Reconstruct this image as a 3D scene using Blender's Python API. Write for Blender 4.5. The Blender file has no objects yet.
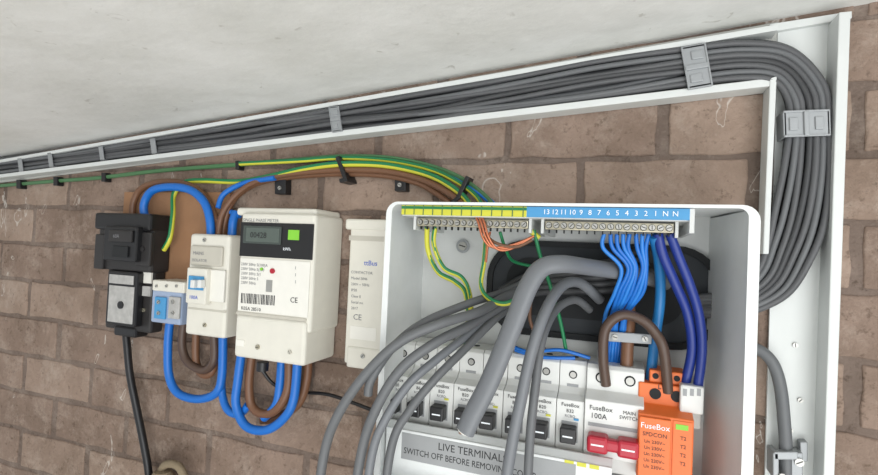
import bpy, bmesh, math, random
from mathutils import Vector, Matrix
random.seed(7)
sc = bpy.context.scene
sc.view_settings.view_transform = 'Standard'

# ------------------------------------------------------------------ camera
FPX = 500.0; CX, CY = 439.0, 237.5
DIST = 0.62
yaw = math.radians(20.5); pitch = math.radians(1.4); roll = math.radians(2.6)
fwd = Vector((-math.sin(yaw)*math.cos(pitch), math.cos(yaw)*math.cos(pitch), math.sin(pitch)))
r0 = Vector((math.cos(yaw), math.sin(yaw), 0)); u0 = r0.cross(fwd)
R = (r0*math.cos(roll) + u0*math.sin(roll)).normalized()
U = (u0*math.cos(roll) - r0*math.sin(roll)).normalized()
CAM = Vector((0, -DIST, 0))
cd = bpy.data.cameras.new('camera'); cam = bpy.data.objects.new('camera', cd)
sc.collection.objects.link(cam)
cam.matrix_world = Matrix(((R.x, U.x, -fwd.x, CAM.x), (R.y, U.y, -fwd.y, CAM.y), (R.z, U.z, -fwd.z, CAM.z), (0, 0, 0, 1)))
cd.sensor_width = 36; cd.lens = 36*FPX/878.0; cd.clip_start = 0.01
sc.camera = cam

def P(u, v, d=0.0):
    """survey helper: wall coordinates of a measured point standing d metres off the wall"""
    r = fwd + R*((u-CX)/FPX) + U*(-(v-CY)/FPX)
    return CAM + r*((-d - CAM.y)/r.y)

# --------------------------------------------------------------- materials
def lin(c):
    return tuple(((x/255)/12.92 if x/255 <= 0.04045 else ((x/255+0.055)/1.055)**2.4) for x in c)
MATS = {}
def mat(name, rgb, rough=0.5, metal=0.0, var=0.06, scale=60, bump=0.0, bscale=200):
    if name in MATS: return MATS[name]
    m = bpy.data.materials.new(name); m.use_nodes = True
    nt = m.node_tree; b = nt.nodes['Principled BSDF']
    b.inputs['Roughness'].default_value = rough; b.inputs['Metallic'].default_value = metal
    c = lin(rgb)
    tc = nt.nodes.new('ShaderNodeTexCoord')
    n = nt.nodes.new('ShaderNodeTexNoise'); n.inputs['Scale'].default_value = scale; n.inputs['Detail'].default_value = 5
    nt.links.new(tc.outputs['Object'], n.inputs['Vector'])
    mx = nt.nodes.new('ShaderNodeMix'); mx.data_type = 'RGBA'
    mx.inputs[6].default_value = (*[x*(1-var) for x in c], 1); mx.inputs[7].default_value = (*[min(1, x*(1+var)) for x in c], 1)
    nt.links.new(n.outputs['Fac'], mx.inputs[0]); nt.links.new(mx.outputs[2], b.inputs['Base Color'])
    if bump > 0:
        n2 = nt.nodes.new('ShaderNodeTexNoise'); n2.inputs['Scale'].default_value = bscale; n2.inputs['Detail'].default_value = 6
        nt.links.new(tc.outputs['Object'], n2.inputs['Vector'])
        bp = nt.nodes.new('ShaderNodeBump'); bp.inputs['Strength'].default_value = bump; bp.inputs['Distance'].default_value = 0.004
        nt.links.new(n2.outputs['Fac'], bp.inputs['Height']); nt.links.new(bp.outputs['Normal'], b.inputs['Normal'])
    MATS[name] = m
    return m

white = mat('white_painted_steel', (222, 225, 224), 0.4)
whiteB = mat('white_backplate', (206, 208, 206), 0.5)
trunkW = mat('white_trunking', (210, 213, 211), 0.45, var=0.08, scale=15)
trunkBack = mat('trunking_inside', (176, 176, 170), 0.6, var=0.12, scale=12)
cream = mat('cream_plastic', (218, 215, 204), 0.45)
creamD = mat('cream_plastic_dark', (190, 186, 174), 0.5)
mcbW = mat('breaker_plastic', (220, 221, 218), 0.4)
grey = mat('grey_pvc_sheath', (84, 85, 87), 0.5, var=0.14, scale=30)
greyD = mat('grey_pvc_sheath_dark', (62, 63, 65), 0.5, var=0.14, scale=30)
greyL = mat('light_grey_sheath', (112, 115, 119), 0.45, var=0.06, scale=30)
greyM = mat('mid_grey_sheath', (98, 100, 102), 0.5, var=0.12, scale=30)
clipG = mat('galvanised_clip', (156, 159, 161), 0.45, 0.3)
black = mat('black_plastic', (26, 26, 28), 0.4)
blackM = mat('bakelite', (42, 40, 40), 0.5, var=0.35, scale=40)
blue = mat('blue_insulation', (22, 104, 190), 0.4)
blueD = mat('dark_blue_insulation', (28, 50, 130), 0.4)
blueL = mat('blue_label', (72, 146, 196), 0.5)
brown = mat('brown_insulation', (112, 78, 56), 0.45)
brownD = mat('dark_brown_insulation', (80, 62, 52), 0.45)
green = mat('green_insulation', (24, 118, 72), 0.45)
greenD = mat('green_insulation_weathered', (72, 114, 74), 0.5)
yellow = mat('yellow_insulation', (200, 198, 62), 0.45)
orange = mat('orange_plastic', (224, 112, 52), 0.45)
red = mat('red_plastic', (172, 30, 50), 0.35)
steel = mat('zinc_screw', (178, 177, 172), 0.4, 0.75)
brass = mat('brass', (176, 170, 150), 0.35, 0.6)
copper = mat('copper', (190, 116, 84), 0.35, 0.6)
dark = mat('dark_void', (30, 32, 34), 0.8)
darkG = mat('dark_grommet', (48, 52, 56), 0.7)
lcd = mat('lcd_glass', (66, 74, 70), 0.15)
lblG = mat('grey_label', (152, 154, 155), 0.5)
txtK = mat('black_ink', (40, 40, 42), 0.6)
txtG = mat('grey_ink', (125, 125, 128), 0.6)
txtW = mat('white_ink', (235, 240, 245), 0.6)
txtB = mat('blue_ink', (50, 90, 190), 0.6)
greenS = mat('green_sticker', (130, 200, 60), 0.5)
paper = mat('paper_label', (228, 226, 218), 0.6)
dusty = mat('dusty_grey', (172, 171, 168), 0.7, var=0.4, scale=90)
wood = mat('wooden_board', (150, 112, 82), 0.8, var=0.25, scale=25, bump=.2)
stone = mat('weathered_clay', (132, 118, 96), 0.9, var=0.3, scale=60, bump=0.5)

# --------------------------------------------------------------- mesh builder
class MB:
    def __init__(s, name):
        s.name = name; s.v = []; s.f = []; s.mi = []; s.sm = []; s.mats = []
    def m(s, mt):
        if mt not in s.mats: s.mats.append(mt)
        return s.mats.index(mt)
    def add(s, vs, fs, mt, smooth=False):
        o = len(s.v); s.v += [tuple(x) for x in vs]; i = s.m(mt)
        for f in fs:
            s.f.append([o+k for k in f]); s.mi.append(i); s.sm.append(smooth)
    def box(s, x0, x1, z0, z1, d0, d1, mt, bev=0.0, seg=2):
        x0, x1 = sorted((x0, x1)); z0, z1 = sorted((z0, z1)); d0, d1 = sorted((d0, d1))
        s.hexa([(x0, z0), (x1, z0), (x1, z1), (x0, z1)], d0, d1, mt, bev, seg)
    def hexa(s, q, d0, d1, mt, bev=0.0, seg=2):
        """prism over polygon q (x,z), between distances d0,d1 from wall"""
        n = len(q)
        bm = bmesh.new()
        a = [bm.verts.new((x, -d0, z)) for x, z in q]; b = [bm.verts.new((x, -d1, z)) for x, z in q]
        bm.faces.new(a); bm.faces.new(b[::-1])
        for i in range(n): bm.faces.new((a[i], b[i], b[(i+1) % n], a[(i+1) % n]))
        bmesh.ops.recalc_face_normals(bm, faces=bm.faces)
        if bev > 0:
            try: bmesh.ops.bevel(bm, geom=list(bm.edges), offset=bev, segments=seg, profile=0.5, affect='EDGES', clamp_overlap=True)
            except Exception: pass
        bm.verts.index_update()
        s.add([v.co.copy() for v in bm.verts], [[v.index for v in f.verts] for f in bm.faces], mt, False)
        bm.free()
    def pbox(s, ua, va, ub, vb, d0, d1, mt, bev=0.0, seg=2):
        um, vm = (ua+ub)/2, (va+vb)/2
        s.box(P(ua, vm, d1).x, P(ub, vm, d1).x, P(um, vb, d1).z, P(um, va, d1).z, d0, d1, mt, bev, seg)
    def pquad(s, pts, d0, d1, mt, bev=0.0):
        s.hexa([(P(u, v, d1).x, P(u, v, d1).z) for u, v in pts], d0, d1, mt, bev)
    def orient(s, cu, cv, w, h, ang, d0, d1, mt, bev=0.0):
        a = math.radians(ang); c, si = math.cos(a), math.sin(a)
        pts = [(cu+x*c-y*si, cv+x*si+y*c) for x, y in ((-w/2, h/2), (w/2, h/2), (w/2, -h/2), (-w/2, -h/2))]
        s.pquad(pts, d0, d1, mt, bev)
    def prof(s, pr, x0, x1, mt, bev=0.0):
        """profile pr of (d,z) extruded in x"""
        bm = bmesh.new(); n = len(pr)
        a = [bm.verts.new((x0, -d, z)) for d, z in pr]; b = [bm.verts.new((x1, -d, z)) for d, z in pr]
        bm.faces.new(a); bm.faces.new(b[::-1])
        for i in range(n): bm.faces.new((a[i], b[i], b[(i+1) % n], a[(i+1) % n]))
        bmesh.ops.recalc_face_normals(bm, faces=bm.faces)
        if bev: bmesh.ops.bevel(bm, geom=list(bm.edges), offset=bev, segments=2, profile=0.5, affect='EDGES', clamp_overlap=True)
        bm.verts.index_update()
        s.add([v.co.copy() for v in bm.verts], [[v.index for v in f.verts] for f in bm.faces], mt)
        bm.free()
    def vprism(s, pl, z0, z1, mt):
        """plan polygon pl of (x,d) extruded in z"""
        n = len(pl); vs = [(x, -d, z0) for x, d in pl]+[(x, -d, z1) for x, d in pl]
        s.add(vs, [[i, (i+1) % n, n+(i+1) % n, n+i] for i in range(n)]+[list(range(n))[::-1], list(range(n, 2*n))], mt)
    def cyl(s, c, ax, r, h, mt, seg=20, r2=None):
        ax = Vector(ax).normalized(); c = Vector(c); r2 = r if r2 is None else r2
        t = ax.orthogonal().normalized(); b = ax.cross(t)
        vs = []
        for k, rr in ((0, r), (h, r2)):
            for i in range(seg):
                a = 2*math.pi*i/seg; vs.append(c+ax*k+t*rr*math.cos(a)+b*rr*math.sin(a))
        s.add(vs, [[i, (i+1) % seg, seg+(i+1) % seg, seg+i] for i in range(seg)], mt, True)
        s.add(vs, [list(range(seg))[::-1], list(range(seg, 2*seg))], mt, False)
    def screw(s, p, r, mt=None, h=0.002, slot=True):
        s.cyl(p, (0, -1, 0), r, h, mt or steel, 16)
        if slot:
            a = random.random()*3; c, si = math.cos(a)*r*.8, math.sin(a)*r*.8; t = r*.14
            n = Vector((-si, 0, c)).normalized()*t; q = Vector(p)+Vector((0, -h-0.0001, 0)); dv = Vector((c, 0, si))
            s.add([q-dv-n, q+dv-n, q+dv+n, q-dv+n], [[0, 1, 2, 3]], txtK)
    def tube(s, pts, r, mt, seg=12, flat=1.0):
        n = len(pts); pts = [Vector(p) for p in pts]
        T = [(pts[min(i+1, n-1)]-pts[max(i-1, 0)]).normalized() for i in range(n)]
        nr = T[0].orthogonal().normalized(); vs = []
        for i in range(n):
            nr = (nr - T[i]*nr.dot(T[i])).normalized(); b = T[i].cross(nr)
            for k in range(seg):
                a = 2*math.pi*k/seg; vs.append(pts[i]+nr*r*math.cos(a)+b*r*math.sin(a)*flat)
        fs = [[i*seg+k, i*seg+(k+1) % seg, (i+1)*seg+(k+1) % seg, (i+1)*seg+k] for i in range(n-1) for k in range(seg)]
        s.add(vs, fs, mt, True)
        s.add(vs[:seg], [list(range(seg))[::-1]], mt); s.add(vs[-seg:], [list(range(seg))], mt)
    def wire(s, pts, r, mt, seg=12, sub=8, flat=1.0):
        s.tube([P(*q) for q in cr(pts, sub)], r, mt, seg, flat)
    def earth(s, pts, r, ga=None, ya=None):
        c = [P(*q) for q in cr(pts, 8)]
        s.tube(c, r, ya or yellow, 10)
        o = Vector((0, -r*.45, r*.5))
        s.tube([p+o for p in c], r*.72, ga or green, 10)
    def text(s, body, p, size, mt, rot=0.0, align='LEFT', sx=1.0, tilt=0):
        cu = bpy.data.curves.new('t', 'FONT'); cu.body = body; cu.size = size; cu.align_x = align; cu.align_y = 'CENTER'
        cu.extrude = 0.00008; cu.resolution_u = 2
        o = bpy.data.objects.new('t', cu); sc.collection.objects.link(o)
        dg = bpy.context.evaluated_depsgraph_get(); dg.update()
        me = bpy.data.meshes.new_from_object(o.evaluated_get(dg))
        M = Matrix(((1, 0, 0), (0, 0, -1), (0, 1, 0))) @ Matrix.Rotation(rot, 3, 'Z')
        vs = [Vector(p)+M @ Vector((v.co.x*sx, v.co.y, v.co.z)) for v in me.vertices]
        s.add(vs, [list(f.vertices) for f in me.polygons], mt)
        bpy.data.objects.remove(o); bpy.data.meshes.remove(me); bpy.data.curves.remove(cu)
    def ptext(s, body, u, v, d, size, mt, **k):
        s.text(body, P(u, v, d+0.0003), size, mt, **k)
    def build(s, parent=None):
        xs = [Vector(v) for v in s.v]
        lo = Vector([min(v[i] for v in xs) for i in range(3)]); hi = Vector([max(v[i] for v in xs) for i in range(3)])
        c = (lo+hi)/2
        me = bpy.data.meshes.new(s.name); me.from_pydata([tuple(v-c) for v in xs], [], s.f)
        for m_ in s.mats: me.materials.append(m_)
        me.polygons.foreach_set('material_index', s.mi); me.polygons.foreach_set('use_smooth', s.sm); me.update()
        o = bpy.data.objects.new(s.name, me); o.location = c; sc.collection.objects.link(o)
        return o

def cr(pts, sub=8):
    pts = [tuple(float(x) for x in p) for p in pts]
    n = len(pts); out = []
    for i in range(n-1):
        p0 = pts[max(i-1, 0)]; p1 = pts[i]; p2 = pts[i+1]; p3 = pts[min(i+2, n-1)]
        for k in range(sub):
            t = k/sub
            out.append(tuple(0.5*((2*b)+(-a+c)*t+(2*a-5*b+4*c-d)*t*t+(-a+3*b-3*c+d)*t**3) for a, b, c, d in zip(p0, p1, p2, p3)))
    out.append(pts[-1]); return out

# --------------------------------------------------------------- room shell
ca = P(0, 159, 0); cb = P(850, 6, 0)
cs = (cb.z-ca.z)/(cb.x-ca.x)
def ceilz(x): return ca.z+cs*(x-ca.x)
FLOOR = -1.35
XL, XR = -2.6, 1.3
def brickmat(name, c0, c1, c2, light, bumps, amt=1.0):
    bk = bpy.data.materials.new(name); bk.use_nodes = True
    nt = bk.node_tree; b = nt.nodes['Principled BSDF']; b.inputs['Roughness'].default_value = 0.9
    b.inputs['Specular IOR Level'].default_value = .15
    N = nt.nodes.new; L = nt.links.new
    tc = N('ShaderNodeTexCoord'); geo = N('ShaderNodeNewGeometry')
    cra = N('ShaderNodeValToRGB'); L(geo.outputs['Random Per Island'], cra.inputs[0])
    cra.color_ramp.elements[0].color = (*lin(c0), 1); cra.color_ramp.elements[1].color = (*lin(c2), 1)
    e = cra.color_ramp.elements.new(0.5); e.color = (*lin(c1), 1)
    n1 = N('ShaderNodeTexNoise'); n1.inputs['Scale'].default_value = 5; n1.inputs['Detail'].default_value = 10; n1.inputs['Roughness'].default_value = .7; L(tc.outputs['Object'], n1.inputs['Vector'])
    r1 = N('ShaderNodeValToRGB'); L(n1.outputs['Fac'], r1.inputs[0]); r1.color_ramp.elements[0].position = .34; r1.color_ramp.elements[1].position = .64
    r1.color_ramp.elements[0].color = (.66, .63, .60, 1); r1.color_ramp.elements[1].color = (1.14, 1.13, 1.13, 1)
    mx = N('ShaderNodeMix'); mx.data_type = 'RGBA'; mx.blend_type = 'MULTIPLY'; mx.inputs[0].default_value = 1
    L(cra.outputs[0], mx.inputs[6]); L(r1.outputs[0], mx.inputs[7])
    # dusty light patches
    n3 = N('ShaderNodeTexNoise'); n3.inputs['Scale'].default_value = 14; n3.inputs['Detail'].default_value = 12; n3.inputs['Roughness'].default_value = .8; L(tc.outputs['Object'], n3.inputs['Vector'])
    r3 = N('ShaderNodeValToRGB'); L(n3.outputs['Fac'], r3.inputs[0]); r3.color_ramp.elements[0].position = .50; r3.color_ramp.elements[1].position = .70
    r3.color_ramp.elements[1].color = (.85, .85, .85, 1)
    mx2 = N('ShaderNodeMix'); mx2.data_type = 'RGBA'; L(r3.outputs[0], mx2.inputs[0]); L(mx.outputs[2], mx2.inputs[6]); mx2.inputs[7].default_value = (*lin(light), 1)
    # small dark pits
    n5 = N('ShaderNodeTexNoise'); n5.inputs['Scale'].default_value = 110; n5.inputs['Detail'].default_value = 4; n5.inputs['Roughness'].default_value = .7; L(tc.outputs['Object'], n5.inputs['Vector'])
    r5 = N('ShaderNodeValToRGB'); L(n5.outputs['Fac'], r5.inputs[0]); r5.color_ramp.elements[0].position = .30; r5.color_ramp.elements[1].position = .42
    r5.color_ramp.elements[0].color = (.62, .60, .58, 1); r5.color_ramp.elements[1].color = (1, 1, 1, 1)
    mx3 = N('ShaderNodeMix'); mx3.data_type = 'RGBA'; mx3.blend_type = 'MULTIPLY'; mx3.inputs[0].default_value = 1
    L(mx2.outputs[2], mx3.inputs[6]); L(r5.outputs[0], mx3.inputs[7])
    # white scuffs / efflorescence streaks
    mp = N('ShaderNodeMapping'); mp.inputs['Scale'].default_value = (1.6, 1, .7); L(tc.outputs['Object'], mp.inputs[0])
    n6 = N('ShaderNodeTexNoise'); n6.inputs['Scale'].default_value = 11; n6.inputs['Detail'].default_value = 3; n6.inputs['Distortion'].default_value = 1.6; L(mp.outputs[0], n6.inputs['Vector'])
    r6 = N('ShaderNodeValToRGB'); L(n6.outputs['Fac'], r6.inputs[0])
    r6.color_ramp.elements[0].position = .675; r6.color_ramp.elements[0].color = (0, 0, 0, 1); r6.color_ramp.elements[1].position = .70; r6.color_ramp.elements[1].color = (0, 0, 0, 1)
    q = r6.color_ramp.elements.new(.687); q.color = (.6, .6, .6, 1)
    mx4 = N('ShaderNodeMix'); mx4.data_type = 'RGBA'; L(r6.outputs[0], mx4.inputs[0]); L(mx3.outputs[2], mx4.inputs[6]); mx4.inputs[7].default_value = (*lin((222, 216, 208)), 1)
    L(mx4.outputs[2], b.inputs['Base Color'])
    n4 = N('ShaderNodeTexNoise'); n4.inputs['Scale'].default_value = 60; n4.inputs['Detail'].default_value = 12; n4.inputs['Roughness'].default_value = .65; L(tc.outputs['Object'], n4.inputs['Vector'])
    bp = N('ShaderNodeBump'); bp.inputs['Strength'].default_value = bumps; bp.inputs['Distance'].default_value = .007; L(n4.outputs['Fac'], bp.inputs['Height']); L(bp.outputs['Normal'], b.inputs['Normal'])
    return bk
bk = brickmat('painted_brick', (136, 118, 106), (149, 130, 117), (161, 142, 128), (178, 162, 149), 1.0)
mortar = brickmat('painted_mortar', (124, 110, 101), (124, 110, 101), (124, 110, 101), (156, 143, 132), 1.0)

w = MB('wall_back')
w.hexa([(XL, FLOOR), (XR, FLOOR), (XR, ceilz(XR)+.02), (XL, ceilz(XL)+.02)], -0.12, -0.0028, mortar)
BH, BL, J = 0.070, 0.182, 0.0068
z = FLOOR; row = 0
while z < ceilz(XR):
    x = XL - (BL/2 if row % 2 else 0)
    while x < XR:
        xa, xb = max(x, XL), min(x+BL-J, XR)
        if xb-xa > .03 and z < ceilz(xb)+.02:
            j = lambda: random.uniform(-.0020, .0020)
            xa += random.uniform(0, .005); xb -= random.uniform(0, .004)
            t_ = z+BH-J
            pts = [(xa+(xb-xa)*k/6, z+j()) for k in range(7)]+[(xb+j(), z+BH*.3), (xb+j(), z+BH*.6)]+[(xa+(xb-xa)*k/6, t_+j()) for k in range(6, -1, -1)]+[(xa+j(), z+BH*.6), (xa+j(), z+BH*.3)]
            w.hexa(pts, -.03, random.uniform(-.0012, 0), bk, .0024, 3)
        x += BL
    z += BH; row += 1
w.build()

# ceiling
cm = bpy.data.materials.new('painted_ceiling'); cm.use_nodes = True
nt = cm.node_tree; b = nt.nodes['Principled BSDF']; b.inputs['Roughness'].default_value = .8
tc = nt.nodes.new('ShaderNodeTexCoord'); n = nt.nodes.new('ShaderNodeTexNoise'); n.inputs['Scale'].default_value = 6; n.inputs['Detail'].default_value = 10; n.inputs['Roughness'].default_value = .65
nt.links.new(tc.outputs['Object'], n.inputs['Vector'])
rr = nt.nodes.new('ShaderNodeValToRGB'); nt.links.new(n.outputs['Fac'], rr.inputs[0])
rr.color_ramp.elements[0].position = .3; rr.color_ramp.elements[1].position = .65
rr.color_ramp.elements[0].color = (*lin((222, 222, 217)), 1); rr.color_ramp.elements[1].color = (*lin((240, 240, 237)), 1)
n7 = nt.nodes.new('ShaderNodeTexNoise'); n7.inputs['Scale'].default_value = 45; n7.inputs['Detail'].default_value = 6; n7.inputs['Distortion'].default_value = 1
nt.links.new(tc.outputs['Object'], n7.inputs['Vector'])
r7 = nt.nodes.new('ShaderNodeValToRGB'); nt.links.new(n7.outputs['Fac'], r7.inputs[0]); r7.color_ramp.elements[0].position = .27; r7.color_ramp.elements[1].position = .33
r7.color_ramp.elements[0].color = (.78, .77, .75, 1); r7.color_ramp.elements[1].color = (1, 1, 1, 1)
mc = nt.nodes.new('ShaderNodeMix'); mc.data_type = 'RGBA'; mc.blend_type = 'MULTIPLY'; mc.inputs[0].default_value = 1
nt.links.new(rr.outputs[0], mc.inputs[6]); nt.links.new(r7.outputs[0], mc.inputs[7]); nt.links.new(mc.outputs[2], b.inputs['Base Color'])
n2 = nt.nodes.new('ShaderNodeTexNoise'); n2.inputs['Scale'].default_value = 22; n2.inputs['Detail'].default_value = 8
nt.links.new(tc.outputs['Object'], n2.inputs['Vector'])
bp = nt.nodes.new('ShaderNodeBump'); bp.inputs['Strength'].default_value = .35; bp.inputs['Distance'].default_value = .006
nt.links.new(n2.outputs['Fac'], bp.inputs['Height']); nt.links.new(bp.outputs['Normal'], b.inputs['Normal'])
c = MB('ceiling')
c.hexa([(XL, ceilz(XL)), (XR, ceilz(XR)), (XR, ceilz(XR)+.2), (XL, ceilz(XL)+.2)], -0.12, 2.2, cm)
c.build()
fl = MB('floor'); fl.box(XL, XR, FLOOR-.1, FLOOR, -0.12, 2.6, mat('concrete_floor', (176, 173, 166), .9, var=.2, scale=8, bump=.3, bscale=60)); fl.build()

# --------------------------------------------------------------- trunking
t = MB('cable_trunking')
t.pquad([(-80, 193), (778, 84), (778, 22), (-80, 176)], 0.0, .003, trunkBack)
t.pquad([(-80, 187.5), (340, 136), (770, 86), (770, 78), (340, 130.5), (-80, 184.5)], 0.0005, .0255, trunkW, .0008)
t.pquad([(-80, 176), (778, 30), (778, 24), (-80, 173.5)], 0.0005, .024, trunkW, .0005)
t.pquad([(762, 580), (826, 580), (842, 16), (778, 26)], 0.0, .004, trunkW)
t.pquad([(820, 580), (831, 580), (851, 11), (839, 12)], 0.0, .032, trunkW, .001)
t.pquad([(763, 254), (769, 254), (777, 76), (770, 78)], 0.0, .0265, trunkW, .001)
t.pquad([(770, 32), (852, 18), (852, 11), (770, 24)], 0.0, .010, trunkW, .0005)
for u_, v_ in ((795, 345), (800, 400), (790, 430)): t.screw(P(u_, v_, .004), .0025)
t.build()

# --------------------------------------------------------------- main grey bundle
bd = MB('grey_cable_bundle')
center = [(-80, 178, 6), (0, 167, 7), (80, 156, 7), (155, 145.5, 8), (250, 132, 9.5), (335, 119, 11), (420, 108, 14), (500, 97, 16), (600, 82, 17), (690, 66, 18), (745, 60, 18), (783, 66, 19), (806, 93, 21), (809, 125, 21), (807, 170, 24), (800, 215, 26), (789, 250, 24), (772, 282, 20), (740, 302, 13), (700, 306, 10)]
nC = len(center)
nrm = []
for i in range(nC):
    a = center[max(i-1, 0)]; c_ = center[min(i+1, nC-1)]
    dx, dy = c_[0]-a[0], c_[1]-a[1]; l = math.hypot(dx, dy); nrm.append((dy/l, -dx/l))
for layer, (cnt, dd, rr_) in enumerate(((7, .0225, .0032), (7, .0150, .0032), (7, .008, .0031))):
    for j in range(cnt):
        s_ = -1+2*j/(cnt-1)
        ph = random.uniform(0, 6); fr = random.uniform(.6, 1.4); pts = []
        for i, (cu_, cv_, hw) in enumerate(center):
            far = 1.0 if i < 9 else .18
            off = s_*hw*(.93)+math.sin(i*fr+ph)*hw*.20*far+random.uniform(-1, 1)*hw*.10*far
            d = dd+math.sin(i*fr*1.3+ph*2)*.0010
            if i < 4: d *= .8
            if i >= nC-3: d = max(.006, d*.7)
            pts.append((cu_+nrm[i][0]*off, cv_+nrm[i][1]*off, d))
        bd.wire(pts, rr_*random.uniform(.94, 1.08), (grey, greyD, grey, greyM)[(j*3+layer) % 4], 10, 7)
bd.build()

def clip(name, cu_, cv_, w_, h_, ang, d, m_=clipG, detail=True):
    k = MB(name)
    k.orient(cu_, cv_, w_, h_, ang, d, d+.002, m_, .0006)
    a = math.radians(ang)
    for sg in (-1, 1):
        ou, ov = -math.sin(a)*sg*h_*.48, math.cos(a)*sg*h_*.48
        k.orient(cu_+ou, cv_+ov, w_, h_*.07, ang, 0.004, d+.002, m_, .0004)
    if detail:
        k.orient(cu_, cv_, w_*.95, h_*.12, ang, d, d+.0042, m_, .0008)
        for sg in (-1, 1):
            k.orient(cu_+math.sin(a)*h_*.28*sg+math.cos(a)*w_*.1*sg, cv_-math.cos(a)*h_*.28*sg, w_*.5, h_*.2, ang, d, d+.0036, m_, .0008)
            k.orient(cu_+math.cos(a)*w_*.47*sg, cv_+math.sin(a)*w_*.47*sg, w_*.08, h_, ang, d, d+.0032, m_, .0005)
    return k.build()
clip('cable_saddle', 697, 66, 25, 42, -10, .0268)
clip('cable_saddle.001', 807, 123, 26, 46, 88, .0268)
clip('cable_saddle.002', 335, 119, 10, 25, -8, .0265)
clip('cable_saddle.003', 153, 146, 5, 15, -8, .0225, detail=False)
clip('cable_saddle.004', 101, 153, 4, 14, -8, .0225, detail=False)
clip('cable_saddle.005', 50, 160, 4, 14, -8, .0225, detail=False)
clip('cable_saddle.006', 20, 165, 4, 13, -8, .0225, detail=False)

# --------------------------------------------------------------- long earth cable + tails along the wall
e = MB('earth_cable')
e.earth([(-80, 193, .006), (0, 186, .006), (60, 181, .006), (100, 178, .007), (160, 171, .007), (237, 165, .008), (300, 160, .009), (340, 157, .010), (385, 158, .011), (425, 165, .012), (458, 177, .014), (485, 196, .018), (500, 215, .02)], .0030, greenD, greenD)
e.earth([(240, 164, .013), (300, 161, .014), (340, 158.5, .015), (385, 160.5, .015), (425, 168, .016), (452, 179, .018), (476, 196, .02), (486, 215, .02)], .0029)
for u_, v_ in ((18, 184), (55, 181), (103, 177), (237, 165)):
    e.orient(u_, v_, 4, 9, 0, 0, .012, black, .001)
e.build()
e = MB('earth_tail_cable')
e.earth([(164, 250, .03), (170, 238, .032), (173, 215, .028), (174, 195, .022), (185, 183, .016), (205, 181, .014), (240, 182, .014), (270, 177, .017), (305, 169, .019), (340, 164.5, .021), (385, 165.5, .021), (425, 174, .022), (450, 186, .024), (468, 202, .024), (474, 222, .022)], .0037)
e.build()
e = MB('blue_tail_cable')
e.wire([(218, 208, .03), (224, 194, .024), (245, 183, .018), (275, 178, .02)], .0040, blue)
e.wire([(320, 166, .006), (345, 161.5, .007), (390, 163, .009), (430, 170, .012), (462, 183, .014), (492, 203, .018), (500, 220, .018)], .0036, blue)
e.wire([(231, 212, .02), (240, 216, .02)], .004, blue)
e.build()
e = MB('brown_tail_cable')
e.wire([(218, 238, .03), (222, 215, .028), (236, 195, .022), (258, 181, .018), (290, 174, .017), (340, 170, .018), (385, 171, .018), (420, 179, .019), (445, 191, .022), (464, 206, .024), (472, 225, .024)], .0044, brown)
e.wire([(222, 238, .02), (230, 206, .02), (248, 188, .016), (275, 179, .012), (330, 174, .012), (380, 175, .012), (415, 182, .014), (436, 193, .016), (456, 208, .02)], .0042, brown)
e.build()
k = MB('cable_tie')
k.orient(341, 168, 4, 25, -20, .0, .026, black, .0008); k.orient(343, 180, 8, 4, -10, .0, .027, black, .0008); k.build()
k = MB('cable_tie.001')
k.orient(462, 188, 4, 26, -45+70, .008, .029, black, .0008); k.orient(455, 200, 9, 4, -40, .008, .030, black, .0008); k.build()
for i, (u_, v_) in enumerate(((280, 186), (400, 183))):
    k = MB('pipe_clip' + ('' if i == 0 else '.001'))
    k.orient(u_, v_, 11, 16, 0, .0, .014, black, .001)
    k.orient(u_, v_-9, 15, 5, 0, .0, .011, black, .001)
    k.screw(P(u_, v_+2, .014), .0028); k.build()

# --------------------------------------------------------------- backboard
s = MB('wooden_backboard')
s.pbox(120, 192, 226, 326, .0005, .010, wood, .001)
s.build()

# --------------------------------------------------------------- service cut-out
s = MB('service_fuse_cutout')
s.pbox(98, 220, 152, 271, .0105, .045, blackM, .004)
s.pbox(94, 213, 150, 230, .0105, .052, black, .004)
s.pbox(103, 226, 136, 261, .045, .062, black, .003)
s.pbox(108, 230, 131, 242, .062, .067, blackM, .002)
s.pbox(112, 246, 127, 257, .062, .065, dark, .001)
s.pbox(94, 234, 103, 269, .0105, .05, blackM, .002)
s.pbox(136, 232, 150, 266, .045, .052, blackM, .002)
s.pbox(106, 268, 152, 331, .0105, .034, blackM, .004)
s.pbox(106, 271, 136, 326, .034, .048, black, .003)
s.pbox(108, 286, 133, 323, .048, .0495, dusty, .0005)
s.pbox(109, 275, 133, 284, .048, .050, dusty, .0005)
s.pbox(113, 326, 135, 337, .0105, .036, black, .004)
s.pbox(137, 272, 151, 283, .034, .037, paper)
s.pbox(137, 286, 150, 296, .034, .038, dusty, .0005)
s.screw(P(121, 305, .0495), .006, black)
s.screw(P(143, 249, .052), .004, blackM); s.screw(P(144, 310, .034), .003, brass)
s.ptext('60A', 113, 236, .067, .008, txtG)
s.build()
s = MB('supply_cable'); s.wire([(125, 325, .022), (127, 345, .022), (130, 375, .022), (137, 410, .02), (144, 445, .02), (149, 475, .02), (156, 540, .02)], .0058, black); s.build()
s = MB('wall_pipe_stub')
s.cyl(P(162, 484, .034), (0, 0, 1), .026, .02, stone, 20, .012); s.cyl(P(162, 484, .034), (0, 0, -1), .030, .06, stone, 20)
s.wire([(158, 480, .03), (165, 465, .032), (178, 466, .034), (186, 480, .034)], .006, stone); s.build()

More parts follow.
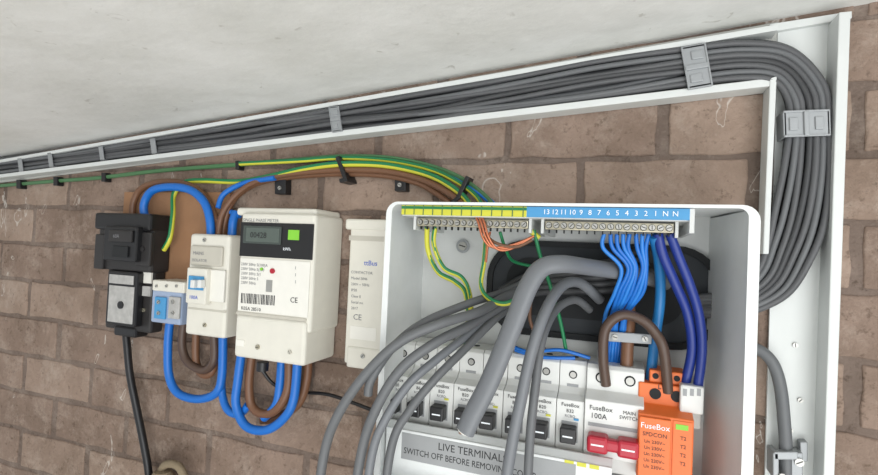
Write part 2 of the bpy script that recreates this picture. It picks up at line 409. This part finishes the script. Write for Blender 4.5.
# connector block
s = MB('terminal_block')
s.pbox(151, 288, 181, 324, .0105, .05, mat('clear_grey_plastic', (150, 165, 190), .2), .003)
s.pbox(152, 281, 184, 292, .0105, .054, cream, .002)
s.pbox(154, 297, 165, 319, .05, .0535, blueL, .001); s.pbox(168, 297, 179, 319, .05, .0535, dusty, .001)
for u_ in (159, 173):
    for v_ in (302, 313): s.screw(P(u_, v_, .0535), .003)
for u_ in (157, 167, 177): s.screw(P(u_, 286, .054), .0022)
s.build()

# isolator
s = MB('mains_isolator')
s.pbox(187, 234, 227, 337, .0105, .052, cream, .005, 3)
s.pbox(190, 246, 222, 266, .052, .056, creamD, .002)
s.pbox(186, 268, 206, 304, .052, .064, cream, .002)
s.pbox(188, 276, 203, 290, .064, .066, blueL, .0008)
s.pbox(190, 280, 194, 288, .066, .074, mcbW, .001); s.pbox(197, 280, 201, 288, .066, .074, mcbW, .001)
s.ptext('100A', 189, 297, .064, .0075, txtB)
s.ptext('MAINS', 193, 253, .056, .007, txtG); s.ptext('ISOLATOR', 192, 260, .056, .006, txtG)
s.pbox(208, 270, 224, 302, .052, .056, paper, .001)
s.screw(P(205, 240, .052), .003); s.screw(P(205, 325, .052), .003, brass)
s.pbox(188, 309, 226, 311, .052, .0525, creamD)
s.build()

# meter
s = MB('electricity_meter')
s.pbox(238, 213, 313, 330, .0005, .070, cream, .005, 3)
s.pbox(236, 208, 316, 216, .0005, .062, cream, .004, 3)
s.pbox(234, 318, 305, 362, .0005, .074, cream, .005, 3)
s.pbox(236, 315, 306, 318, .068, .0715, creamD)
s.pbox(240, 223, 313, 258, .070, .0715, black, .0005)
s.pbox(243, 226, 281, 244, .0715, .073, lcd, .0004)
s.pbox(246, 228, 279, 242, .073, .0733, mat('lcd_segment_field', (84, 94, 88), .3))
s.ptext('00428', 250, 235, .0733, .011, txtK)
s.pbox(288, 230, 299, 240, .0715, .0722, greenS)
s.ptext('kWh', 283, 249, .0715, .006, txtW)
s.ptext('SINGLE PHASE METER', 243, 220, .070, .0062, txtG)
s.pbox(239, 260, 309, 314, .070, .0712, paper)
for i in range(5): s.ptext('230V 50Hz 5(100)A'[:17-i*2], 241, 264+i*4.6, .0712, .0055, txtG)
s.cyl(P(273, 271, .071), (0, -1, 0), .0035, .0025, red, 16); s.cyl(P(262, 269, .071), (0, -1, 0), .002, .002, greenS, 12)
s.pbox(266, 280, 272, 292, .0712, .0718, steel)
for i in range(22):
    u_ = 241+i*1.55
    s.pbox(u_, 293+.12*i, u_+random.choice((.5, .9)), 303+.12*i, .0712, .0716, txtK)
s.ptext('K05A 28510', 241, 308, .0712, .0065, txtK)
for v_ in (268, 275, 282): s.ptext('I', 295, v_, .0712, .006, txtG)
s.ptext('CE', 290, 300, .0712, .010, txtK)
s.screw(P(258, 347, .074), .0032, brass); s.screw(P(290, 352, .074), .0028, creamD)
s.pbox(236, 340, 244, 346, .074, .075, paper)
s.cyl(P(263, 362, .05), (0, 0, -1), .008, .012, black, 16)
s.build()

# slim white control box
s = MB('timeswitch_box')
s.pbox(347, 224, 386, 366, .0005, .024, cream, .003, 3)
s.pbox(345, 219, 388, 230, .0005, .026, cream, .003)
s.pbox(349, 236, 384, 241, .024, .0244, creamD)
s.pbox(346, 348, 386, 370, .0005, .026, cream, .003)
s.ptext('ttBus', 364, 263, .024, .0095, txtB)
for i in range(7): s.ptext(('CONTACTOR', 'Model 2046', '230V ~ 50Hz', 'IP20', 'Class II', 'Serial no.', '2017')[i], 351, 272+i*6, .024, .0052, txtG)
s.ptext('CE', 353, 317, .024, .011, txtG)
s.pbox(350, 327, 376, 340, .024, .0245, paper)
s.screw(P(363, 356, .026), .003)
s.build()

# --------------------------------------------------------------- tails between devices
s = MB('blue_meter_tails')
rb = .0062
s.wire([(146, 222, .03), (144, 205, .032), (152, 191, .034), (170, 187, .034), (190, 190, .034), (204, 202, .034), (210, 220, .034), (211, 240, .034)], rb, blue, 14)
s.wire([(170, 320, .03), (168, 345, .03), (169, 375, .03), (178, 393, .03), (198, 399, .03), (216, 393, .03), (222, 375, .03), (223, 335, .03)], rb, blue, 14)
s.wire([(221, 330, .02), (222, 360, .022), (222, 392, .026), (228, 410, .03), (240, 414, .03), (248, 405, .03)], rb*.9, blue, 14)
s.wire([(242, 350, .04), (238, 380, .04), (236, 405, .04), (246, 426, .04), (266, 430, .04), (284, 418, .04), (294, 398, .04), (298, 355, .04)], rb, blue, 14)
s.wire([(282, 355, .03), (280, 385, .034), (276, 405, .034), (264, 418, .03)], rb, blue, 14)
s.wire([(232, 236, .025), (233, 222, .025), (236, 212, .02)], rb, blue, 14)
s.build()
s = MB('brown_meter_tails')
s.wire([(133, 222, .02), (133, 205, .02), (140, 190, .02), (155, 183, .02), (175, 182, .02), (195, 188, .02), (207, 200, .02), (217, 222, .024), (220, 240, .024)], .0052, brown, 14)
s.wire([(184, 320, .024), (182, 345, .024), (188, 362, .024), (204, 370, .026), (214, 360, .028), (214, 335, .028)], rb, brownD, 14)
s.wire([(196, 330, .018), (196, 360, .018), (202, 374, .02), (212, 372, .02), (217, 350, .02)], rb*.9, brown, 14)
s.wire([(252, 355, .030), (249, 385, .030), (252, 406, .030), (264, 414, .032), (278, 408, .036), (288, 388, .036), (289, 355, .034)], rb, brown, 14)
s.wire([(308, 350, .02), (307, 378, .02), (298, 404, .02), (276, 418, .02), (262, 420, .02)], rb, brown, 14)
s.wire([(262, 370, .02), (275, 385, .012), (300, 392, .01), (330, 395, .01), (372, 410, .01)], .0025, black, 8)
s.build()

# --------------------------------------------------------------- consumer unit
DF = .115
s = MB('consumer_unit')
X0 = P(381, 330, DF).x; X1 = P(757, 340, DF).x
ZT = (P(400, 203, DF).z+P(700, 203, DF).z)/2; ZB = P(560, 530, DF).z
def rrect(x0, x1, z0, z1, r, n=6):
    o = []
    for cx, cz, a0 in ((x1-r, z1-r, 0), (x0+r, z1-r, 90), (x0+r, z0+r, 180), (x1-r, z0+r, 270)):
        for i in range(n+1):
            a = math.radians(a0+90*i/n); o.append((cx+r*math.cos(a), cz+r*math.sin(a)))
    return o
def ring(s, oA, iA, d0, d1, mt):
    n = len(oA); vs = [(x, -d, z) for d in (d0, d1) for x, z in oA]+[(x, -d, z) for d in (d0, d1) for x, z in iA]
    fs = []
    for i in range(n):
        j = (i+1) % n
        fs += [[i, j, n+j, n+i], [2*n+j, 2*n+i, 3*n+i, 3*n+j], [n+i, n+j, 3*n+j, 3*n+i], [j, i, 2*n+i, 2*n+j]]
    s.add(vs, fs, mt)
ring(s, rrect(X0, X1, ZB, ZT, .014), rrect(X0+.002, X1-.002, ZB+.002, ZT-.002, .012), .0005, DF, white)
ring(s, rrect(X0, X1, ZB, ZT, .014), rrect(X0+.007, X1-.009, ZB+.009, ZT-.003, .008), DF-.002, DF+.001, white)
s.hexa(rrect(X0+.001, X1-.001, ZB+.001, ZT-.001, .012), .0005, .004, whiteB)
xq = P(707, 330, .01).x; xw = P(746, 330, .108).x
s.vprism([(xq, .004), (X1-.003, .004), (X1-.003, .108), (xw, .108)], ZB+.01, ZT-.004, white)
def ell(u_, v_, w_, h_, d, n=8):
    c_ = P(u_, v_, d); return rrect(c_.x-w_/2, c_.x+w_/2, c_.z-h_/2, c_.z+h_/2, min(w_, h_)*.42, n)
s.hexa(ell(596, 292, .262, .115, .006), .004, .0055, darkG)
ring(s, ell(596, 292, .262, .115, .006), ell(596, 292, .248, .101, .006), .004, .010, dark)
s.hexa(ell(590, 290, .20, .07, .007), .0055, .0065, dark)
s.screw(P(463, 246, .006), .009, clipG, .001, False); s.screw(P(463, 246, .007), .0055, steel, .003)
s.screw(P(452, 338, .006), .004, steel, .002)
zt, zb = ZT-.0035, ZT-.014
xl, xm, xr = P(402, 208, DF-.004).x, P(527, 208, DF-.004).x, P(690, 208, DF-.004).x
s.box(xl, xm, zb, zt, DF-.007, DF-.003, yellow)
s.box(xl, xm, zb+.0065, zt-.001, DF-.003, DF-.0026, green)
for i in range(13):
    xx = xl+.004+(xm-xl-.008)*i/12; s.box(xx, xx+.0010, zb, zt, DF-.0026, DF-.0024, greenD)
s.box(xm, xr, zb, zt, DF-.007, DF-.003, blueL)
s.box(xr, xr+.004, zb-.012, zt, .004, DF-.003, whiteB)
lab = ['13', '12', '11', '10', '9', '8', '7', '6', '5', '4', '3', '2', '1', 'N', 'N']
for i, a in enumerate(lab):
    s.text(a, (xm+.020+(xr-xm-.032)*i/14, -(DF-.0024), (zt+zb)/2), .0070, txtW, align='CENTER')
s.box(xl, xr, zb-.001, zb+.001, .04, DF-.006, whiteB)
def bar(ua, ub, v_, d):
    pa, pb = P(ua, v_, d), P(ub, v_, d); zc = zb-.006
    s.box(pa.x, pb.x, zc-.0055, zc+.0035, d-.008, d, brass, .0008)
    n = int((pb.x-pa.x)/.0072)
    for i in range(n):
        xx = pa.x+.004+(pb.x-pa.x-.008)*i/(n-1)
        s.cyl((xx, -d, zc-.001), (0, -1, 0), .0033, .0004, dark, 14)
        s.screw((xx, -d, zc-.001), .0027, steel, .0022)
        s.box(xx-.0006, xx+.0006, zc-.009, zc-.0055, d-.006, d-.002, dark)
    for xx in (pa.x-.004, pb.x+.001): s.box(xx, xx+.003, zc-.010, zc+.006, .004, d+.001, whiteB, .0005)
bar(417, 528, 222, .098); bar(545, 674, 224, .098)
zD = P(540, 358, .06).z
s.box(X0+.006, xq-.004, zD-.065, zD-.03, .008, .014, steel)
xs = P(391, 360, .06).x
xe = P(587, 372, .06).x
nd = 8; ws = (xe-xs)/nd
for i in range(nd):
    xa = xs+ws*i; xb = xa+ws-.0006; xc = (xa+xb)/2
    s.prof([(.014, zD), (.050, zD), (.054, zD-.004), (.054, zD-.028), (.060, zD-.034), (.072, zD-.038), (.072, zD-.090), (.058, zD-.094), (.058, zD-.11), (.014, zD-.11)], xa, xb, mcbW, .0007)
    s.cyl((xc, -.0535, zD-.015), (0, -1, 0), .0044, .0010, dark, 14); s.cyl((xc, -.0538, zD-.015), (0, -1, 0), .0032, .0012, steel, 14)
    s.cyl((xc, -.032, zD-.0002), (0, 0, 1), .0036, .0008, dark, 14)
    s.box(xc-.006, xc+.006, zD-.028, zD-.025, .054, .0545, lblG)
    s.text('FuseBox', (xc, -.0725, zD-.043), .0054, txtK, align='CENTER')
    s.text('B%d' % random.choice((6, 16, 20, 32)), (xc, -.0725, zD-.0492), .005, txtK, align='CENTER')
    s.text('RCBO', (xc, -.0725, zD-.0545), .0040, txtG, align='CENTER')
    s.box(xc-.0085, xc+.0085, zD-.081, zD-.060, .072, .0725, lblG)
    s.box(xc-.0085, xc+.0075, zD-.079, zD-.063, .072, .086, black, .0014)
    s.box(xc-.0055, xc+.0045, zD-.0725, zD-.0710, .085, .0862, txtW)
    s.box(xc+.004, xc+.009, zD-.058, zD-.0560, .072, .0732, (yellow, blueL)[i % 2])
xa = xe; xb = P(645, 380, .06).x; xc = (xa+xb)/2
s.prof([(.014, zD), (.056, zD), (.060, zD-.004), (.060, zD-.026), (.076, zD-.033), (.076, zD-.090), (.060, zD-.094), (.060, zD-.11), (.014, zD-.11)], xa, xb-.0006, mcbW, .0009)
for q in (.25, .75):
    xx = xa+(xb-xa)*q; s.cyl((xx, -.0595, zD-.013), (0, -1, 0), .0055, .001, dark, 16); s.cyl((xx, -.060, zD-.013), (0, -1, 0), .004, .0012, steel, 16)
    s.box(xx-.010, xx+.010, zD-.081, zD-.064, .076, .094, red, .003)
    s.box(xx-.006, xx+.006, zD-.073, zD-.0715, .094, .0943, txtW)
s.box(xa+.004, xb-.005, zD-.078, zD-.066, .082, .0925, red, .003)
s.text('FuseBox', (xa+.016, -.0765, zD-.041), .0066, txtK, align='CENTER')
s.text('100A', (xa+.014, -.0765, zD-.049), .0075, txtK, align='CENTER'); s.text('MAIN\nSWITCH', (xb-.014, -.0765, zD-.044), .0050, txtK, align='CENTER')
s.box(xa+.004, xb-.005, zD-.0595, zD-.056, .076, .0766, lblG)
zl = P(437, 434, .098).z; xk = P(612, 470, .098).x
s.box(X0+.004, xk, ZB+.004, zl-.002, .094, .098, white, .001)
s.prof([(.094, zl-.004), (.098, zl-.004), (.088, zl+.003), (.085, zl+.003)], X0+.004, xk, white)
pl = P(402, 440, .098); pr = P(575, 490, .098)
s.box(pl.x, pr.x, zl-.034, zl-.005, .098, .0986, lblG)
s.text('LIVE TERMINALS', (P(472, 452, .098).x, -.0988, zl-.0130), .0112, txtK, align='CENTER', sx=.95)
s.text('SWITCH OFF BEFORE REMOVING COVER', (pl.x+.003, -.0988, zl-.0245), .0096, txtK, align='LEFT', sx=.84)
for i in range(3):
    xx = xk-.045+i*.012; s.box(xx, xx+.009, zl-.006, zl-.002, .098, .0984, yellow)
s.pbox(680, 386, 704, 414, .02, .07, mcbW, .002)
for i in range(3): s.pbox(683+i*7, 389, 687+i*7, 396, .07, .0705, lblG)
s.build()

s = MB('surge_protector')
zo = P(665, 388, .075).z; xa = P(638, 420, .08).x; xb = P(694, 420, .08).x; xc = (xa+xb)/2
s.prof([(.014, zo), (.062, zo), (.062, zo-.020), (.082, zo-.026), (.082, zo-.088), (.060, zo-.094), (.060, zo-.13), (.014, zo-.13)], xa, xb, orange, .0012)
s.box(xa+.010, xb-.006, zo, zo+.013, .03, .058, orange, .0015)
for q in (.32, .72):
    xx = xa+(xb-xa)*q; s.cyl((xx, -.0615, zo-.010), (0, -1, 0), .0055, .0012, dark, 16)
    s.cyl((xx, -.0575, zo+.007), (0, -1, 0), .003, .001, dark, 14)
s.text('L', (xa+.018, -.0625, zo-.0025), .007, txtK); s.text('N', (xb-.012, -.0625, zo-.0025), .007, txtK)
s.box(xa+.001, xa+(xb-xa)*.60, zo-.088, zo-.028, .082, .086, orange, .001)
s.box(xa+(xb-xa)*.63, xb-.001, zo-.088, zo-.028, .082, .083, orange, .001)
s.text('FuseBox', (xa+(xb-xa)*.31, -.0863, zo-.036), .0076, txtW, align='CENTER')
s.text('SPDCON', (xa+(xb-xa)*.31, -.0863, zo-.044), .0055, txtK, align='CENTER')
for i in range(5): s.text('Un 230V~', (xa+(xb-xa)*.31, -.0863, zo-.051-i*.006), .0045, txtK, align='CENTER')
for i in range(4): s.text('T2', (xa+(xb-xa)*.82, -.0833, zo-.044-i*.008), .0048, txtK, align='CENTER')
s.box(xa+(xb-xa)*.68, xb-.005, zo-.036, zo-.031, .083, .0835, greenS)
s.build()

# --------------------------------------------------------------- wiring inside
s = MB('neutral_wires')
for i in range(8):
    u_ = 604+i*6.4; q = random.uniform(-2, 2)
    s.wire([(u_, 234, .088), (u_+1-i*.3+q, 248, .086), (623+i*3.6+q, 268, .080), (615+i*4.0, 292, .070), (607+i*3.0+q, 316, .055), (604+i*3, 345, .04), (602+i*3, 372, .035)], .0021, blue if i % 3 else mat('bright_blue', (40, 122, 205), .4), 8)
s.wire([(512, 346, .05), (530, 352, .055), (560, 350, .055), (590, 358, .05)], .002, blue, 8)
s.wire([(515, 350, .05), (540, 357, .055), (575, 358, .05)], .002, blue, 8)
s.wire([(654, 236, .088), (659, 262, .07), (660, 300, .05), (654, 345, .045), (650, 385, .045)], .0052, mat('mid_blue', (30, 110, 170), .4), 12)
s.build()
s = MB('neutral_tail_cables')
s.wire([(658, 234, .088), (663, 255, .085), (676, 285, .075), (688, 315, .065), (692, 350, .06), (684, 388, .055)], .0048, blueD, 12)
s.wire([(670, 234, .088), (678, 255, .085), (690, 285, .078), (699, 315, .07), (702, 350, .065), (697, 392, .06)], .0045, blueD, 12)
s.build()
s = MB('phase_tail_cable')
s.wire([(606, 385, .062), (603, 355, .07), (606, 328, .072), (622, 315, .07), (642, 320, .07), (656, 334, .07), (664, 352, .07), (668, 392, .06)], .0052, brownD, 14)
s.wire([(628, 290, .03), (629, 320, .04), (627, 350, .045), (626, 385, .045)], .0066, brown, 14)
s.orient(630, 338, 44, 10, 4, .050, .052, clipG, .001)
s.screw(P(615, 337, .052), .003); s.screw(P(645, 339, .052), .003)
s.build()
s = MB('earth_wires')
s.earth([(427, 228, .09), (428, 250, .08), (438, 272, .07), (455, 282, .065), (466, 295, .06), (468, 330, .05), (462, 360, .04)], .0030)
s.earth([(435, 228, .09), (434, 245, .085), (444, 268, .075), (462, 278, .07), (470, 296, .065), (472, 330, .05)], .0028)
s.earth([(486, 236, .09), (484, 262, .085), (481, 285, .08), (488, 298, .08), (504, 304, .08), (520, 298, .075)], .0026)
s.wire([(534, 230, .09), (540, 255, .085), (550, 285, .075), (560, 320, .06), (566, 350, .05)], .002, green, 8)
s.wire([(531, 231, .09), (539, 238, .086)], .003, yellow, 8)
for a in (0, 3, 6):
    s.wire([(472+a, 208, .100), (478+a, 222, .104), (483+a, 238, .104), (492+a, 247+a*.4, .1), (512, 245+a*.6, .095), (534, 236, .09)], .0013, copper, 8)
s.wire([(480, 228, .096), (494, 242, .098), (515, 247, .095), (532, 240, .09)], .0018, brown, 8)
s.wire([(490, 232, .096), (488, 242, .098), (486, 262, .09)], .0014, copper, 8)
s.wire([(500, 232, .09), (506, 250, .08), (515, 262, .06), (545, 268, .04)], .0018, green, 8)
s.wire([(534, 285, .05), (530, 320, .05), (545, 350, .05)], .002, brown, 8)
s.build()
s = MB('black_cable_loom')
for i in range(5):
    s.wire([(640+i*4, 250+i*7, .012), (610, 262+i*7, .03), (570-i*6, 268+i*6, .03), (530-i*4, 275+i*6, .02), (500, 290+i*4, .012)], .0042, greyD, 10)
s.build()
s = MB('twin_and_earth_cable')
s.wire([(665, 282, .02), (640, 276, .045), (615, 271, .065), (588, 267, .095), (562, 264, .125), (542, 268, .135), (528, 287, .142), (515, 320, .148), (502, 352, .15), (488, 385, .15), (474, 412, .15), (465, 431, .15)], .0100, greyL, 18, 8, .75)
pe = P(465, 431, .15); dr = (P(465, 431, .15)-P(474, 412, .15)).normalized()
for o_, m_ in ((-.0035, brown), (0, copper), (.0035, blue)):
    s.cyl(pe+Vector((o_, -.001, 0)), dr, .0018, .003, m_, 10)
s.cyl(pe, dr, .0078, .0008, paper, 16)
s.build()
runs = [
 [(600, 300, .03), (580, 283, .06), (562, 286, .09), (546, 310, .12), (532, 350, .135), (521, 400, .14), (511, 450, .14), (500, 520, .14)],
 [(590, 310, .03), (575, 300, .05), (556, 310, .08), (542, 340, .115), (535, 390, .13), (530, 440, .135), (526, 520, .135)],
 [(530, 285, .03), (505, 297, .06), (478, 312, .10), (440, 324, .135), (400, 342, .15), (365, 375, .155), (338, 415, .155), (324, 455, .15), (314, 530, .15)],
 [(530, 292, .03), (505, 304, .06), (470, 325, .10), (435, 343, .135), (402, 368, .15), (378, 405, .155), (362, 450, .15), (350, 530, .15)],
 [(525, 296, .03), (500, 308, .06), (468, 335, .09), (436, 360, .12), (408, 385, .14), (385, 420, .15), (372, 455, .15), (362, 530, .15)],
 [(530, 280, .03), (502, 293, .05), (470, 303, .09), (425, 322, .125), (395, 345, .14), (372, 378, .15), (368, 395, .15)],
 [(520, 300, .03), (496, 318, .07), (466, 348, .10), (436, 378, .125), (410, 410, .135), (392, 445, .14), (380, 530, .14)],
]
for i, rn in enumerate(runs):
    s = MB('grey_sheathed_cable'+('' if i == 0 else '.%03d' % i))
    s.wire(rn, (.0056, .0044, .0052, .0052, .0046, .0046, .0046)[i], (greyL, greyM, greyM, greyM, greyL, greyM, greyM)[i], 14); s.build()

# right side lower cable and bracket
s = MB('grey_conduit_cable')
s.wire([(735, 345, .012), (757, 349, .016), (772, 362, .018), (780, 385, .018), (784, 420, .018), (786, 460, .018), (786, 560, .018)], .0058, greyM, 14); s.build()
s = MB('conduit_bracket')
s.orient(786, 456, 24, 8, 0, .02, .028, clipG, .001)
s.orient(776, 466, 6, 26, 0, .003, .028, clipG, .001)
s.orient(797, 466, 12, 26, 0, .003, .022, clipG, .001)
s.orient(804, 452, 8, 20, 0, .003, .014, clipG, .001)
s.screw(P(799, 462, .022), .004); s.screw(P(782, 476, .028), .003); s.build()

# --------------------------------------------------------------- light
wd = bpy.data.worlds.new('World'); sc.world = wd; wd.use_nodes = True
wd.node_tree.nodes['Background'].inputs[0].default_value = (.92, .96, 1, 1); wd.node_tree.nodes['Background'].inputs[1].default_value = .80
def area(name, loc, target, size, sy, power, col):
    l = bpy.data.lights.new(name, 'AREA'); l.shape = 'RECTANGLE'; l.size = size; l.size_y = sy; l.energy = power; l.color = col
    o = bpy.data.objects.new(name, l); o.location = loc; o.rotation_euler = (Vector(target)-Vector(loc)).to_track_quat('-Z', 'Y').to_euler(); sc.collection.objects.link(o)
area('doorway_daylight', (1.2, -2.4, -.15), (-.3, 0, 0), 1.6, 1.0, 30, (.97, .99, 1))
area('ceiling_fill_light', (.2, -1.6, -1.2), (-.2, -.7, .3), 1.8, 1.2, 30, (1, 1, .98))  # unseen fill lamp, added low in front and aimed up to brighten the ceiling
